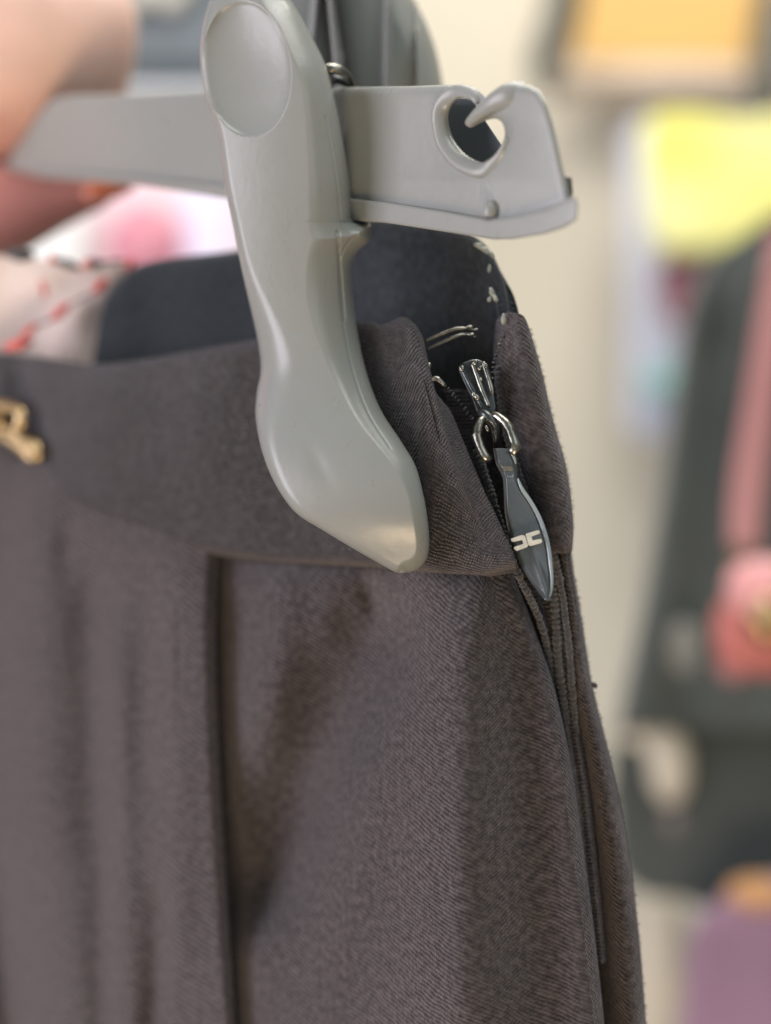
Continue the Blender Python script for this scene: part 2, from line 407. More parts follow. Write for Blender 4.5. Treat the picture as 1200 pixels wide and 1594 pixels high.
# --- middle panel of the skirt
ys = [835, 900, 960, 1060, 1180, 1300, 1430, 1560, 1700]
xr = np.interp(ys, [868, 895, 1020, 1130, 1300, 1450, 1594, 1700], [792, 800, 848, 880, 905, 925, 941, 950])
rows = []
for y, x1 in zip(ys, xr):
    r = []
    dn = (y - 868) / 830
    for x in (300, 345, 400, 470, 540, 610, 680, 740):
        xx = x if x < 700 else min(x, x1 - 45)
        d = Dc(xx) + 0.0036 - 0.004 * dn + 0.0045 * min(max((690 - xx) / 220, 0), 1)
        if y < 870: d += 0.0030
        r.append((xx, y, d))
    e = Dc(740) + 0.0050 - 0.002 * dn
    r += [(x1 - 38, y, e - .0012), (x1 - 14, y, e - 0.0006), (x1, y, e + 0.0030), (x1 - 8, y, e + 0.0095), (x1 - 20, y, e + .013)]
    rows.append(r)
patch("skirt_panel", rows, 260, 300, M_side, garment, thick=0.0009, off=-1,
      folds=[(696, 920, 682, 1600, 80, .0044, 90), (330, 860, 372, 1700, 20, -.003), (450, 880, 410, 1150, 50, .0048, 90),
             (620, 940, 380, 1420, 70, -.0080, 80), (600, 1130, 470, 1700, 55, .0026, 90), (800, 960, 850, 1700, 50, -.0028, 80),
             (570, 900, 585, 960, 16, -.002, 30), (860, 1060, 915, 1650, 22, .0012, 60), (520, 890, 500, 1000, 30, .0014, 40)], wrinkle=0.0005)

# --- left panel, a pleat lying over the middle one
ys = [650, 730, 800, 870, 960, 1100, 1300, 1500, 1700]
xe = np.interp(ys, [650, 862, 1000, 1200, 1400, 1594, 1700], [330, 338, 333, 340, 352, 366, 372])
rows = []
for y, x1 in zip(ys, xe):
    r = []
    dn = (y - 650) / 1000
    for x in (-140, -40, 40, 120, 200, 265):
        r.append((x, y, Dc(x) + 0.0028 - 0.006 * dn + (0.002 if y < 700 else 0)))
    e = Dc(320) + 0.0012 - 0.0065 * dn
    if y < 880: e += 0.002
    r += [(x1 - 22, y, e + .0016), (x1 - 8, y, e + .0020), (x1, y, e + 0.0034), (x1 - 6, y, e + 0.0050), (x1 - 60, y, e + .0068)]
    rows.append(r)
patch("pleat_panel", rows, 200, 260, M_wool, garment, thick=0.0009, off=-1,
      folds=[(60, 760, 60, 1180, 60, .0024, 60), (60, 1180, 130, 1700, 45, .0030, 60), (140, 880, 155, 1330, 36, -.0034, 60), (158, 1330, 160, 1700, 24, -.0018, 60),
             (180, 1000, 200, 1700, 26, .0022), (225, 900, 215, 1250, 24, -.0008), (280, 900, 270, 1500, 30, .0018, 60),
             (250, 1380, 240, 1700, 20, -.0024, 50), (-10, 1330, 30, 1700, 40, -.008, 90), (110, 800, 100, 900, 20, -.0016)], wrinkle=0.0005)

# --- back panel beyond the zip
ys = [852, 900, 960, 1060, 1180, 1300, 1430, 1560, 1700]
xo = np.interp(ys, [852, 862, 940, 1060, 1200, 1300, 1450, 1594, 1700], [888, 888, 902, 921, 954, 974, 995, 1006, 1012])
xi = np.interp(ys, [852, 940, 1000, 1100, 1200, 1300, 1450, 1594, 1700], [850, 862, 868, 872, 885, 900, 918, 930, 940])
rows = []
for y, a, b in zip(ys, xi, xo):
    w = b - a
    rows.append([(a - 14, y, .2065), (a, y, .2075), (a + w * .30, y, .2040), (a + w * .65, y, .1995), (a + w * .88, y, .2003), (b, y, .2045), (b - 5, y, .2110), (b - 14, y, .216)])
patch("back_panel", rows, 90, 300, M_side, garment, thick=0.0009, off=-1, folds=[(905, 1150, 955, 1700, 18, -.0012, 60)], wrinkle=0.0003)

# --- zip: tape, teeth, slider, puller
zipper = empty("zipper"); zipper.parent = garment; zipper.matrix_parent_inverse = Matrix.Translation(-garment.location)
rows = []
for y, a, b in [(606, 742, 800), (700, 760, 822), (800, 790, 850), (900, 800, 872), (1000, 832, 892), (1100, 862, 900), (1200, 880, 915), (1330, 896, 930), (1500, 915, 945)]:
    m = (a + b) / 2
    rows.append([(a - (55 if y < 950 else 15), y, .2055), (a, y, .2035), (m - 8, y, .2006), (m, y, .2012), (m + 8, y, .2006), (b, y, .2030)])
patch("zip_tape", rows, 30, 160, M_tape, zipper, thick=0.0006, off=-1, wrinkle=0.0002)
M_cord = plain("wool_cord", (0.026, 0.024, 0.026), (0.060, 0.055, 0.057), rough=.95, scale=1500, bump=1.0, bscale=2600, sheen=.4)
def cord(name, pts, rad, amp, pitch, mat):
    """a stitched cord: one tube pinched at every stitch"""
    P = catmull(np.array([list(W(*p)) for p in pts]), 420)
    s = np.r_[0, np.cumsum(np.linalg.norm(np.diff(P, axis=0), axis=1))]
    jit = np.convolve(rng.normal(size=len(s) + 8), np.ones(9) / 9, 'valid')
    r = rad * (1 + 0.5 * amp * np.abs(np.sin(s * math.pi / pitch + jit)) - amp * 0.25 + 0.25 * jit)
    P = P + np.stack([np.convolve(rng.normal(size=len(s) + 14), np.ones(15) / 15, 'valid') for _ in range(3)], -1) * 0.00012
    return tube(name, P, list(r), mat, zipper, n=8)
cord("zip_cord", [(776, 570, .1995), (782, 640, .1990), (802, 720, .1985), (826, 790, .1988), (845, 850, .199), (862, 930, .1995), (868, 1020, .2), (878, 1100, .2010), (889, 1190, .2035)], 0.00060, 0.8, 0.00075, M_cord)
cord("zip_cord", [(792, 560, .1992), (796, 640, .1985), (818, 720, .198), (842, 790, .1984), (858, 850, .1986), (876, 930, .199), (886, 1020, .1995), (893, 1100, .2005), (900, 1180, .203)], 0.00045, 0.7, 0.00065, M_cord)
cord("zip_cord", [(742, 700, .1955), (765, 770, .195), (790, 850, .1952), (812, 905, .196), (838, 960, .1985), (852, 1010, .2), (862, 1080, .2015)], 0.00045, 0.8, 0.0007, M_cord)
def teeth(pts, n, mat, d0, sz):
    """a row of small metal teeth joined into one part"""
    P = catmull(np.array([list(W(*p)) for p in pts]), n); T = np.gradient(P, axis=0)
    bm = bmesh.new()
    for p, t in zip(P, T):
        g = bmesh.ops.create_cube(bm, size=1)['verts']
        ang = math.atan2(t[2], t[0]) + rng.uniform(-.25, .25)
        k = rng.uniform(.75, 1.15)
        bmesh.ops.scale(bm, verts=g, vec=(sz * .42 * k, sz * .6, sz * k))
        bmesh.ops.rotate(bm, verts=g, matrix=Matrix.Rotation(-ang, 3, 'Y') @ Matrix.Rotation(rng.uniform(-.6, .6), 3, 'X'))
        bmesh.ops.translate(bm, verts=g, vec=p)
    bmesh.ops.bevel(bm, geom=bm.edges[:], offset=sz * .12, segments=2, affect='EDGES')
    me = bpy.data.meshes.new("zip_teeth"); bm.to_mesh(me); bm.free()
    return tag(link("zip_teeth", me, mat, zipper), kind='stuff')
teeth([(668, 592, .197), (690, 600, .1968), (712, 622, .1964), (735, 652, .1958)], 17, M_gun, 0, .00060)
teeth([(790, 512, .1985), (776, 540, .198), (767, 575, .1975), (764, 620, .1965)], 18, M_gun, 0, .00060)

slider = empty("zip_slider"); slider.parent = garment; slider.matrix_parent_inverse = Matrix.Translation(-garment.location)
sd = lambda px, py: 0.1955 + 0 * px
def fan(pts, d, mat, th=5, bv=1.5, name="slider_body"):
    return plate(name, [pts], th, bv, lambda px, py: d + 0 * px, mat, slider)
plate("slider_body", [dens([(714, 572), (728, 562), (746, 560), (762, 575), (768, 605), (772, 640), (760, 652), (745, 646), (734, 620), (722, 595)], 4)], 12, 3, lambda px, py: .1962 + 0 * px, M_gun, slider)
for a in ([(718, 573, .1945), (728, 592, .1941), (742, 618, .1938), (756, 642, .1935)], [(735, 566, .1944), (742, 584, .194), (750, 606, .1938), (762, 634, .1935)],
          [(752, 564, .1947), (757, 580, .1944), (764, 602, .1942), (766, 614, .1942)]):
    tube("slider_rib", [W(*p) for p in a], [.00028, .00034, .00036, .0003], M_steel if a[0][0] != 718 else M_gun, slider, smooth_n=14)
for (x, y, d, r) in ((719, 574, .1938, .0003), (740, 564, .1937, .0003), (747, 573, .1936, .00026), (738, 615, .1933, .0003), (743, 619, .1933, .00034), (756, 569, .1937, .0003), (749, 590, .1936, .00018)):
    blob("rivet", W(x, y, d), (r, r * .7, r * 1.4), M_steel, slider, rot=(0, rng.uniform(-.8, .8), 0), seg=10, noise=.1)
# bail the ring hangs from
tube("slider_bail", [W(748, 640, .1935), W(758, 648, .1925), W(770, 662, .1925), (W(772, 690, .193))], [.0005, .0007, .0006, .0003], M_gun, slider, smooth_n=16, n=10)
for (x, y, r) in ((758, 667, .00036), (772, 660, .0002), (770, 675, .00026)):
    blob("rivet", W(x, y, .1915), (r * .7, r * .6, r * 1.3), M_steel if r > .0003 else M_gun, slider, rot=(0, -.4, 0), seg=10)

pull = empty("zip_pull"); pull.parent = garment; pull.matrix_parent_inverse = Matrix.Translation(-garment.location)
# the ring: two facetted arms with a gap at the top, feet turned in round the tab
def arm(pts, w):
    P = [W(x, y, d) for x, y, d in pts]
    return tube("pull_ring", P, w, M_steel, pull, n=6, flat=0.8)
arm([(757, 646, .1925), (748, 655, .1918), (744, 668, .1914), (743, 675, .1912), (741, 677, .1912), (747, 694, .191), (753, 706, .191), (756, 712, .191), (764, 716, .1912)],
    [.00038, .00055, .00064, .00060, .00068, .00060, .00060, .00068, .00040])
arm([(763, 643, .1925), (775, 648, .1918), (786, 657, .1913), (792, 665, .191), (794, 670, .1910), (799, 684, .1908), (804, 698, .1908), (801, 703, .1908), (792, 700, .191)],
    [.00042, .00058, .00064, .00070, .00060, .00066, .00070, .00060, .00042])
# tab
tabL = [(768, 702), (772, 722), (780, 738), (783, 748), (784, 770), (786, 800), (795, 840), (806, 870), (822, 900), (838, 922), (848, 935)]
tabR = [(795, 696), (802, 716), (806, 733), (806, 744), (814, 762), (828, 782), (842, 810), (853, 845), (858, 880), (860, 910), (857, 930)]
def tab_depth(X, Y, dl, dr):
    d = 0.1912 - 0.0000045 * (Y - 700)
    mid = np.minimum(dl, dr)
    d = d + 0.0011 * (1 - np.clip(mid / 7, 0, 1)) ** 2
    d = d + 0.0004 * (np.clip(dl, 0, 60) / 60)
    neck = np.exp(-((Y - 735) / 7.0) ** 2) * 0.0005
    crease = -0.0004 * np.exp(-((dl - dr - 2) / 12.0) ** 2) * np.clip((Y - 850) / 40, 0, 1)
    return d + neck + crease
heightfield("pull_tab", tabL, tabR, 698, 935, 40, 140, tab_depth, M_tab, pull, back=0.0012)
# light rim along the right edge of the tab
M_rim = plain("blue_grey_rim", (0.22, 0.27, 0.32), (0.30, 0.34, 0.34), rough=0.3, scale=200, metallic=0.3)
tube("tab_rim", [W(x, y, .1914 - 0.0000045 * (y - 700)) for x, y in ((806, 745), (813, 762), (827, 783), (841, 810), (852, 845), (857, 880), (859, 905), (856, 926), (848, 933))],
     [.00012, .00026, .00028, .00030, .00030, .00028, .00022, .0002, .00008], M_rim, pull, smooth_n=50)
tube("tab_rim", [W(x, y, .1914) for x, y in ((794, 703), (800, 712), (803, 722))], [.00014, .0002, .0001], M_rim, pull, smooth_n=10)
# emblem: two square brackets back to back
def em(pts):
    return plate("emblem", [pts], 3.0, 0.4, lambda px, py: .19035 - 0.0000045 * (py - 700), M_mark, pull, res=2)
ox, oy = 740, 780; z = lambda a: [(ox + x / 7.5, oy + y / 7.5) for x, y in a]
em(z([(415, 440), (545, 395), (580, 405), (615, 520), (600, 540), (480, 582), (448, 555), (455, 535), (560, 500), (545, 455), (440, 478), (418, 465)]))
em(z([(585, 385), (610, 375), (730, 340), (750, 352), (750, 378), (655, 415), (668, 460), (765, 440), (780, 465), (770, 490), (645, 525), (620, 515)]))
# hook bar inside the waistband opening
hook = empty("hook_bar"); hook.parent = garment; hook.matrix_parent_inverse = Matrix.Translation(-garment.location)
for pts in ([(663, 531, .2), (680, 523, .2), (706, 513, .2), (722, 511, .2), (738, 514, .2005)], [(666, 544, .1998), (684, 535, .1998), (712, 523, .1998), (726, 521, .2), (741, 525, .2005)]):
    tube("hook_wire", [W(*p) for p in pts], [.00020, .00024, .00026, .0002, .00014], M_steel, hook, smooth_n=30)
for (x, y, r) in ((731, 509, .00035), (733, 521, .00038), (741, 513, .00022)):
    blob("hook_end", W(x, y, .1996), (r * 1.5, r, r * .7), M_steel, hook, seg=10)
tube("hook_wire", [W(668, 567, .1975), W(665, 578, .197), (W(659, 592, .197))], [.0004, .00045, .0003], M_steel, hook, smooth_n=10)
tube("hook_wire", [W(670, 592, .1962), W(680, 590, .196), W(692, 600, .196)], [.0003, .0004, .0003], M_steel, hook, smooth_n=10)
# broken bright stitches on the upper right rim of the lining
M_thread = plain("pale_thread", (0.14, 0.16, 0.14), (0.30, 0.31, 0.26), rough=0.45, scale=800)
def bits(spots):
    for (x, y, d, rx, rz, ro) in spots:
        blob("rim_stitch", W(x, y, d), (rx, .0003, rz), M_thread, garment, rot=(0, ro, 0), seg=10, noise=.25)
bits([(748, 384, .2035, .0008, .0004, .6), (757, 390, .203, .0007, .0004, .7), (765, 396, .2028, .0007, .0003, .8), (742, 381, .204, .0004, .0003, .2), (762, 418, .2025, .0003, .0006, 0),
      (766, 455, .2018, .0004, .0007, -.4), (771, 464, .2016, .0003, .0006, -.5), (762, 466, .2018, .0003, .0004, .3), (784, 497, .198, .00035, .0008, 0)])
# gold script plaque, cut by the left edge of the picture
gold = empty("gold_emblem"); gold.parent = garment; gold.matrix_parent_inverse = Matrix.Translation(-garment.location)
Dg = lambda x: Dc(x) - 0.0028
for pts, r in (([(-60, 640), (-30, 628), (5, 632), (28, 640), (33, 656), (20, 670), (-5, 668), (-30, 664)], .0010),
               ([(-40, 672), (-10, 676), (15, 684), (35, 698), (50, 712), (58, 706), (52, 694), (40, 690)], .0011),
               ([(-10, 640), (-4, 652), (-8, 664)], .0018), ([(20, 668), (30, 684), (24, 694)], .0008), ([(36, 684), (44, 700), (48, 716)], .0008)):
    tube("gold_letter", [W(x, y, Dg(x)) for x, y in pts], r, M_gold, gold, smooth_n=40, n=10, flat=.6)

# --- pale lining with red stitching, standing up behind the waistband
lining = patch("printed_lining", [
    [(-120, 390, .272), (0, 398, .27), (60, 402, .268), (110, 412, .266), (160, 408, .264), (212, 404, .262)],
    [(-120, 440, .272), (0, 440, .270), (60, 442, .266), (110, 446, .266), (165, 440, .263), (196, 436, .264)],
    [(-120, 500, .270), (0, 500, .269), (60, 500, .268), (110, 500, .265), (150, 500, .266), (170, 500, .266)],
    [(-120, 600, .270), (0, 600, .269), (60, 600, .268), (110, 600, .267), (140, 600, .266), (160, 600, .266)]],
    60, 50, M_beige, garment, thick=.0006, off=-1, wrinkle=.0012)
def stitch(x0, y0, x1, y1, w, m):
    tube("red_stitch" if m is M_red else "dark_stitch", [W(x0, y0, .2615), W((x0 + x1) / 2 + 1, (y0 + y1) / 2, .2605), W(x1, y1, .2615)], [w * .5, w, w * .5], m, lining, smooth_n=8)
for a in ((205, 402, 198, 418, .0008), (164, 434, 146, 454, .0009), (107, 473, 80, 497, .0009), (57, 505, 33, 524, .0007), (50, 532, 8, 540, .0010), (82, 397, 79, 408, .0007), (64, 436, 70, 462, .0005), (140, 404, 130, 416, .0008)):
    stitch(*a[:4], a[4], M_red)
for a in ((12, 395, 52, 398, .0013), (84, 404, 124, 418, .0008), (134, 412, 160, 410, .0009), (160, 408, 196, 405, .0003), (146, 455, 108, 474, .00025), (80, 498, 58, 506, .00025)):
    stitch(*a[:4], a[4], M_black)
# stray fibres along the right outline
def fibres():
    bm = bmesh.new()
    edge = [(824, 512), (842, 572), (860, 650), (882, 730), (892, 808), (888, 862), (902, 940), (921, 1060), (954, 1200), (974, 1300), (995, 1450), (1006, 1594)]
    E = catmull(np.array(edge, float), 400)
    for k in range(420):
        x, y = E[rng.integers(400)]; L = rng.uniform(2, 6); a = rng.uniform(-1.2, 1.0); d = .2035
        p0 = W(x - 3, y, d); p1 = W(x + L * .5 * math.cos(a), y + L * .5 * math.sin(a), d); p2 = W(x + L * math.cos(a + .5), y + L * math.sin(a + .5), d - .0003)
        w = Vector((0, 0, .000030))
        vs = [bm.verts.new(q) for q in (p0 - w, p0 + w, p1 + w, p1 - w, p2)]
        bm.faces.new(vs[:4]); bm.faces.new((vs[3], vs[2], vs[4]))
    me = bpy.data.meshes.new("stray_fibres"); bm.to_mesh(me); bm.free()
    tag(link("stray_fibres", me, M_side, garment), kind='stuff')
fibres()
tube("loose_knot", [W(918, 1066, .2035), W(923, 1065, .203), W(926, 1068, .203), W(925, 1071, .203)], [.0002, .0003, .0004, .0002], M_tape, garment, smooth_n=10)

# ================================================================== HANGER
hanger = empty("clip_hanger", W(500, 340, .21))
tag(hanger, "grey plastic clip hanger with notched bar end, holding the dark waistband", "clothes hanger")
Db = lambda px, py: 1.0 / (3.43 + 0.00268 * px)
hole = dens([(694, 170), (708, 156), (731, 153), (743, 163), (732, 178), (723, 191), (732, 199), (745, 193), (758, 187), (773, 185), (783, 194), (786, 210), (780, 226), (769, 243), (750, 259), (724, 248), (704, 222), (694, 195)], 3)
outer = [(5, 262), (18, 240), (50, 190), (70, 165), (84, 153), (110, 148), (200, 146), (320, 142), (520, 136), (640, 134), (690, 132), (718, 132), (738, 140), (750, 151), (756, 152), (766, 146), (782, 136), (800, 131), (822, 132), (840, 141), (853, 165),
         (862, 195), (872, 240), (882, 285), (888, 318), (800, 345), (760, 350), (690, 337), (543, 318), (350, 296), (210, 280), (60, 274)]
plate("bar", [outer, hole[::-1]], 40, 15, lambda px, py: Db(px, py) + 0.0012, M_plastic, hanger, res=5)
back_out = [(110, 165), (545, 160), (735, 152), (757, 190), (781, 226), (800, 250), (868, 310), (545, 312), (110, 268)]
plate("shaded_back_wall", [back_out], 14, 3, lambda px, py: Db(px, py) + 0.0105, M_back_shade, hanger)  # back wall of the bar, shade of the hollow put into its colour
# rim round the notch and the hook prong that closes it
Dr = lambda x: 1.0 / (3.43 + 0.00268 * x)
tube("notch_rim", [W(x, y, Dr(x) - .0004) for x, y in ((745, 160), (738, 148), (715, 142), (697, 152), (686, 172), (686, 197), (695, 226), (717, 252), (748, 265), (768, 254), (782, 236), (790, 215))],
     [.0005, .0008, .0009, .0010, .0011, .0011, .0012, .0012, .0010, .0007, .0005, .0003], M_plastic, hanger, smooth_n=60, n=14, flat=.5)
tube("hook_prong", [W(x, y, Dr(x) + q) for x, y, q in ((731, 190, -.0006), (742, 180, -.0008), (756, 169, -.0008), (774, 158, -.0004), (794, 151, .0006), (815, 150, .0022))],
     [.0006, .0008, .0010, .0014, .0018, .0018], M_plastic, hanger, smooth_n=40, n=14, flat=.8)
fl = [(58, 268), (210, 276), (350, 289), (543, 309), (600, 315), (690, 329), (760, 342), (800, 337), (850, 324), (884, 309), (896, 306), (900, 318), (898, 342), (880, 354), (850, 364), (800, 372), (770, 373), (700, 362), (600, 347), (543, 343), (355, 309), (210, 288), (58, 276)]
plate("bottom_flange", [fl], 60, 5, lambda px, py: Db(px, py) + 0.0008, M_plastic, hanger, res=4)
tube("mould_boss", [W(764, 318, Dr(764) - .0004), W(764, 326, Dr(764) - .0008), W(763, 338, Dr(764) - .0008)], [.0007, .0010, .0009], M_plastic, hanger, smooth_n=10, n=14)
plate("end_tab", [[(876, 274), (890, 276), (892, 300), (888, 312), (876, 312)]], 20, 2, lambda px, py: Db(px, py) + 0.006, M_plastic, hanger)

# front jaw of the clip
JL = [(352, -80), (334, -20), (322, 15), (313, 60), (312, 100), (320, 150), (338, 205), (350, 290), (362, 350), (376, 420), (390, 480), (402, 535), (406, 575), (400, 610), (398, 650), (407, 700), (424, 745), (445, 780), (466, 803), (500, 824), (545, 851), (590, 877), (612, 889), (622, 892)]
JR = [(420, -80), (440, -20), (462, 15), (488, 62), (508, 105), (522, 160), (534, 220), (544, 280), (549, 330), (552, 343), (574, 346), (577, 360), (574, 376), (560, 388), (551, 402), (548, 425), (550, 470), (560, 535), (574, 590), (594, 640), (625, 688), (647, 726), (660, 775), (667, 820), (668, 852), (663, 872), (650, 886), (634, 892)]
def si(Y, xs, ys, sg=28.0):
    g = np.linspace(xs[0] - 120, xs[-1] + 120, 900); v = np.interp(g, xs, ys)
    st = g[1] - g[0]; k = np.exp(-0.5 * (np.arange(-60, 61) * st / sg) ** 2); k /= k.sum()
    v = np.convolve(np.pad(v, 60, mode='edge'), k, mode='valid')
    return np.interp(Y, g, v)
def jaw_depth(X, Y, dl, dr):
    base = si(Y, [-80, 0, 150, 300, 440, 540, 620, 700, 780, 850, 892], [.1985, .1962, .1945, .1952, .1970, .1972, .1950, .1916, .1894, .1914, .1950])
    base = base - (X - 480) * 0.000022
    Rr = si(Y, [-80, 150, 330, 480, 600, 700, 800, 892], [40, 46, 70, 74, 50, 34, 24, 18])
    Kr = si(Y, [-80, 150, 330, 480, 600, 700, 800, 892], [.0060, .0080, .0105, .0095, .0062, .0040, .0032, .0030])
    t = 1 - np.clip(dr / Rr, 0, 1)
    base = base + Kr * (0.62 * t ** 1.5 + 0.38 * (1 - np.sqrt(np.clip(1 - t ** 8, 0, 1))))
    Rl = si(Y, [-80, 200, 420, 520, 600, 680, 800, 892], [16, 12, 16, 48, 60, 26, 14, 12])
    Kl = si(Y, [-80, 200, 420, 520, 600, 680, 800, 892], [.0022, .0020, .0028, .0062, .0060, .0030, .0022, .0022])
    t = 1 - np.clip(dl / Rl, 0, 1)
    base = base + Kl * (1 - np.sqrt(np.clip(1 - t ** 2.4, 0, 1)))
    base = base + 0.0011 * ((X - 470 - 0.22 * np.clip(Y - 500, 0, 400)) / 110) ** 2
    # thumb dish
    a = math.radians(-6); xx = (X - 384) * math.cos(a) + (Y - 107) * math.sin(a); yy = -(X - 384) * math.sin(a) + (Y - 107) * math.cos(a)
    r2 = (xx / 69) ** 2 + (yy / 105) ** 2
    base = base + 0.0021 * np.clip(1 - r2, 0, 1) ** 0.62
    # shallow moulding marks
    base = base + 0.0002 * np.exp(-((X - 495 - (Y - 720) * .4) / 14) ** 2) * np.exp(-((Y - 725) / 30) ** 2)
    base = base + 0.0004 * np.exp(-((X - (528 + (Y - 400) * .08)) / 2.5) ** 2) * ((Y > 360) & (Y < 500))
    base = base + 0.00016 * np.exp(-((dr - 20) / 1.6) ** 2) * ((Y > 180) & (Y < 700))
    return base
heightfield("front_jaw", JL, JR, -80, 891.5, 150, 460, jaw_depth, M_plastic, hanger, back=0.0022, yclus=lambda t: np.where(t < 1, 1 - (1 - t) ** 1.25, 1))
# back jaw with its stiffening ribs
def back_depth(X, Y, dl, dr):
    base = 0.2225 + 0 * X
    base += 0.008 * (1 - np.clip(dr / 42, 0, 1)) ** 2
    def rib(x0, x1, w, a):
        xc = x0 + (x1 - x0) * Y / 130
        return -a * np.clip(1.4 - np.abs(X - xc) / w, 0, 1)
    base += rib(492, 480, 5, .003) + rib(513, 526, 5, .0035) + rib(603, 601, 6, .0032)
    xin = 603
    base += 0.0028 * ((X > 609) & (X < 648)) + 0.0012 * np.clip((X - 530 - Y * .16) / 30, 0, 1) * 0 
    xl = 520 + Y * .14
    base += 0.004 * np.exp(-np.clip((X - xl) / 14, 0, 9)) * (X > xl) * (X < xin)
    return base
heightfield("back_jaw", [(430, -80), (440, 0), (455, 80), (470, 175)], [(600, -80), (645, 0), (668, 48), (681, 90), (689, 135), (691, 175)], -80, 175, 160, 90, back_depth, M_plastic, hanger, back=0.002)
tube("spring_loop", [W(498, 118, .205), W(508, 109, .2045), W(524, 108, .2045), (W(540, 118, .206)), W(549, 134, .208)], [.0007, .0008, .0007, .0006, .0005], M_steel, hanger, smooth_n=24, n=12)
tube("spring_core", [W(518, 124, .208), W(532, 126, .209), W(544, 132, .21)], .0006, M_gun, hanger, smooth_n=8)

# ================================================================== HAND
def make_hand():
    V, E, R = [], [], []
    def v(p, r): V.append(tuple(p)); R.append(r); return len(V) - 1
    palm = v(W(-430, 210, .315), .019); wrist = v(W(-720, 260, .33), .021); fore = v(W(-1000, 300, .345), .026)
    E += [(palm, wrist), (wrist, fore)]
    def chain(start, pts):
        a = start
        for x, y, d, r in pts:
            b = v(W(x, y, d), r); E.append((a, b)); a = b
    chain(palm, [(-270, 80, .300, .0235), (-110, 80, .293, .0235), (0, 84, .289, .0225), (70, 80, .291, .0200), (125, 78, .295, .0175), (165, 80, .297, .0160), (188, 84, .298, .0125), (206, 88, .299, .0070)])
    chain(palm, [(-260, 340, .308, .0150), (-110, 350, .302, .0130), (0, 326, .299, .0112), (70, 306, .297, .0082), (130, 294, .296, .0054), (180, 290, .295, .0036)])
    chain(palm, [(-330, 470, .315, .0100), (-240, 540, .318, .0090), (-190, 560, .318, .0080), (-150, 545, .316, .0070)])
    chain(palm, [(-400, 560, .320, .0095), (-340, 650, .325, .0085), (-290, 680, .325, .0075), (-250, 665, .322, .0065)])
    chain(palm, [(-480, 600, .325, .0085), (-440, 700, .330, .0075), (-400, 740, .33, .0065), (-370, 730, .328, .0055)])
    me = bpy.data.meshes.new("hand"); me.from_pydata(V, E, []); me.update()
    o = bpy.data.objects.new("hand", me); C.objects.link(o)
    sk = o.modifiers.new("skin", 'SKIN'); sk.use_smooth_shade = True
    for i, r in enumerate(R): me.skin_vertices[0].data[i].radius = (r, r)
    me.skin_vertices[0].data[0].use_root = True
    ss = o.modifiers.new("smooth", 'SUBSURF'); ss.levels = ss.render_levels = 3
    me2 = bpy.data.meshes.new_from_object(o.evaluated_get(bpy.context.evaluated_depsgraph_get())); me2.name = "hand"
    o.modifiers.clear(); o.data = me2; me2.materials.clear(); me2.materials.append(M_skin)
    for p in me2.polygons: p.use_smooth = True
    return o
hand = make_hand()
tag(hand, "hand pinching the left end of the grey hanger bar between thumb and finger", "hand")
blob("fingernail", W(172, 291, .291), (.0060, .0022, .0024), M_nail, hand, rot=(0, -.32, 0), seg=20)

# ================================================================== SHOP ITEMS BEHIND
def cloth_card(name, outline, d, thick, mat, parent=None, bev=8):
    """a hanging or folded cloth item: rounded solid of its real thickness"""
    return plate(name, [outline], thick / (d * S), min(bev, thick / (d * S) / 2.2), lambda px, py: d + 0 * px, mat, parent, res=4)
# framed amber picture
M_amber = plain("amber_print", (0.66, 0.41, 0.13), (0.72, 0.46, 0.16), rough=.6, scale=6)
M_frame = plain("pinkish_frame", (0.66, 0.54, 0.44), (0.72, 0.60, 0.48), rough=.6)
pic = empty("framed_picture", W(1040, 120, 1.5)); tag(pic, "amber yellow framed panel on the beige wall at upper right", "picture")
pbox("print", 895, 1185, -160, 94, 1.545, .01, M_amber, pic); pbox("frame", 870, 1215, 92, 138, 1.53, .04, M_frame, pic, .01)
pbox("frame", 1185, 1215, -160, 92, 1.53, .04, M_frame, pic, .01)
M_dark = plain("dark_strap_cloth", (0.05, 0.055, 0.05), (0.09, 0.095, 0.085), rough=.8, scale=20)
st = tube("strap", [W(886, -60, 1.45), W(878, 20, 1.45), W(858, 70, 1.45), W(846, 110, 1.45), W(866, 150, 1.45)], [.016, .018, .017, .014, .010], M_dark, None, smooth_n=40, n=12)
tag(st, "dark curved strap hanging left of the amber framed panel", "strap")
st = tube("strap", [W(1205, -40, 1.45), W(1188, 60, 1.45), W(1200, 140, 1.45), W(1215, 200, 1.45)], [.012, .014, .016, .010], M_dark, None, smooth_n=30, n=12)
tag(st, "dark strap hanging right of the amber framed panel at the picture edge", "strap")
# pale shelf panel with folded things
M_pale = plain("pale_lavender_board", (0.60, 0.62, 0.76), (0.66, 0.68, 0.80), rough=.7, scale=8)
pan = pbox("display_board", 982, 1300, 180, 680, 1.46, .05, M_pale, None, .01); tag(pan, "pale lavender white display board behind the dark coat", "board")
M_yel = plain("yellow_cloth", (0.74, 0.71, 0.16), (0.80, 0.78, 0.34), rough=.8, scale=10, sheen=.3)
yc = cloth_card("towel", dens([(1012, 186), (1100, 178), (1160, 190), (1230, 180), (1280, 250), (1270, 380), (1150, 392), (1060, 398), (1018, 380), (1006, 280)], 4), 1.36, .06, M_yel, bev=24)
tag(yc, "bright yellow folded cloth hanging on the pale board", "cloth")
mc = cloth_card("cloth", dens([(1030, 402), (1120, 404), (1120, 505), (1060, 510), (1030, 480)], 4), 1.38, .04, plain("maroon_cloth", (.22, .08, .11), (.30, .12, .15), rough=.8), bev=14)
tag(mc, "small maroon cloth below the yellow one", "cloth")
tc_ = pbox("box", 1005, 1080, 566, 612, 1.40, .05, plain("teal_card", (.25, .50, .48), (.35, .60, .58), rough=.6), None, .008); tag(tc_, "small teal box beside the left edge of the dark coat", "box")
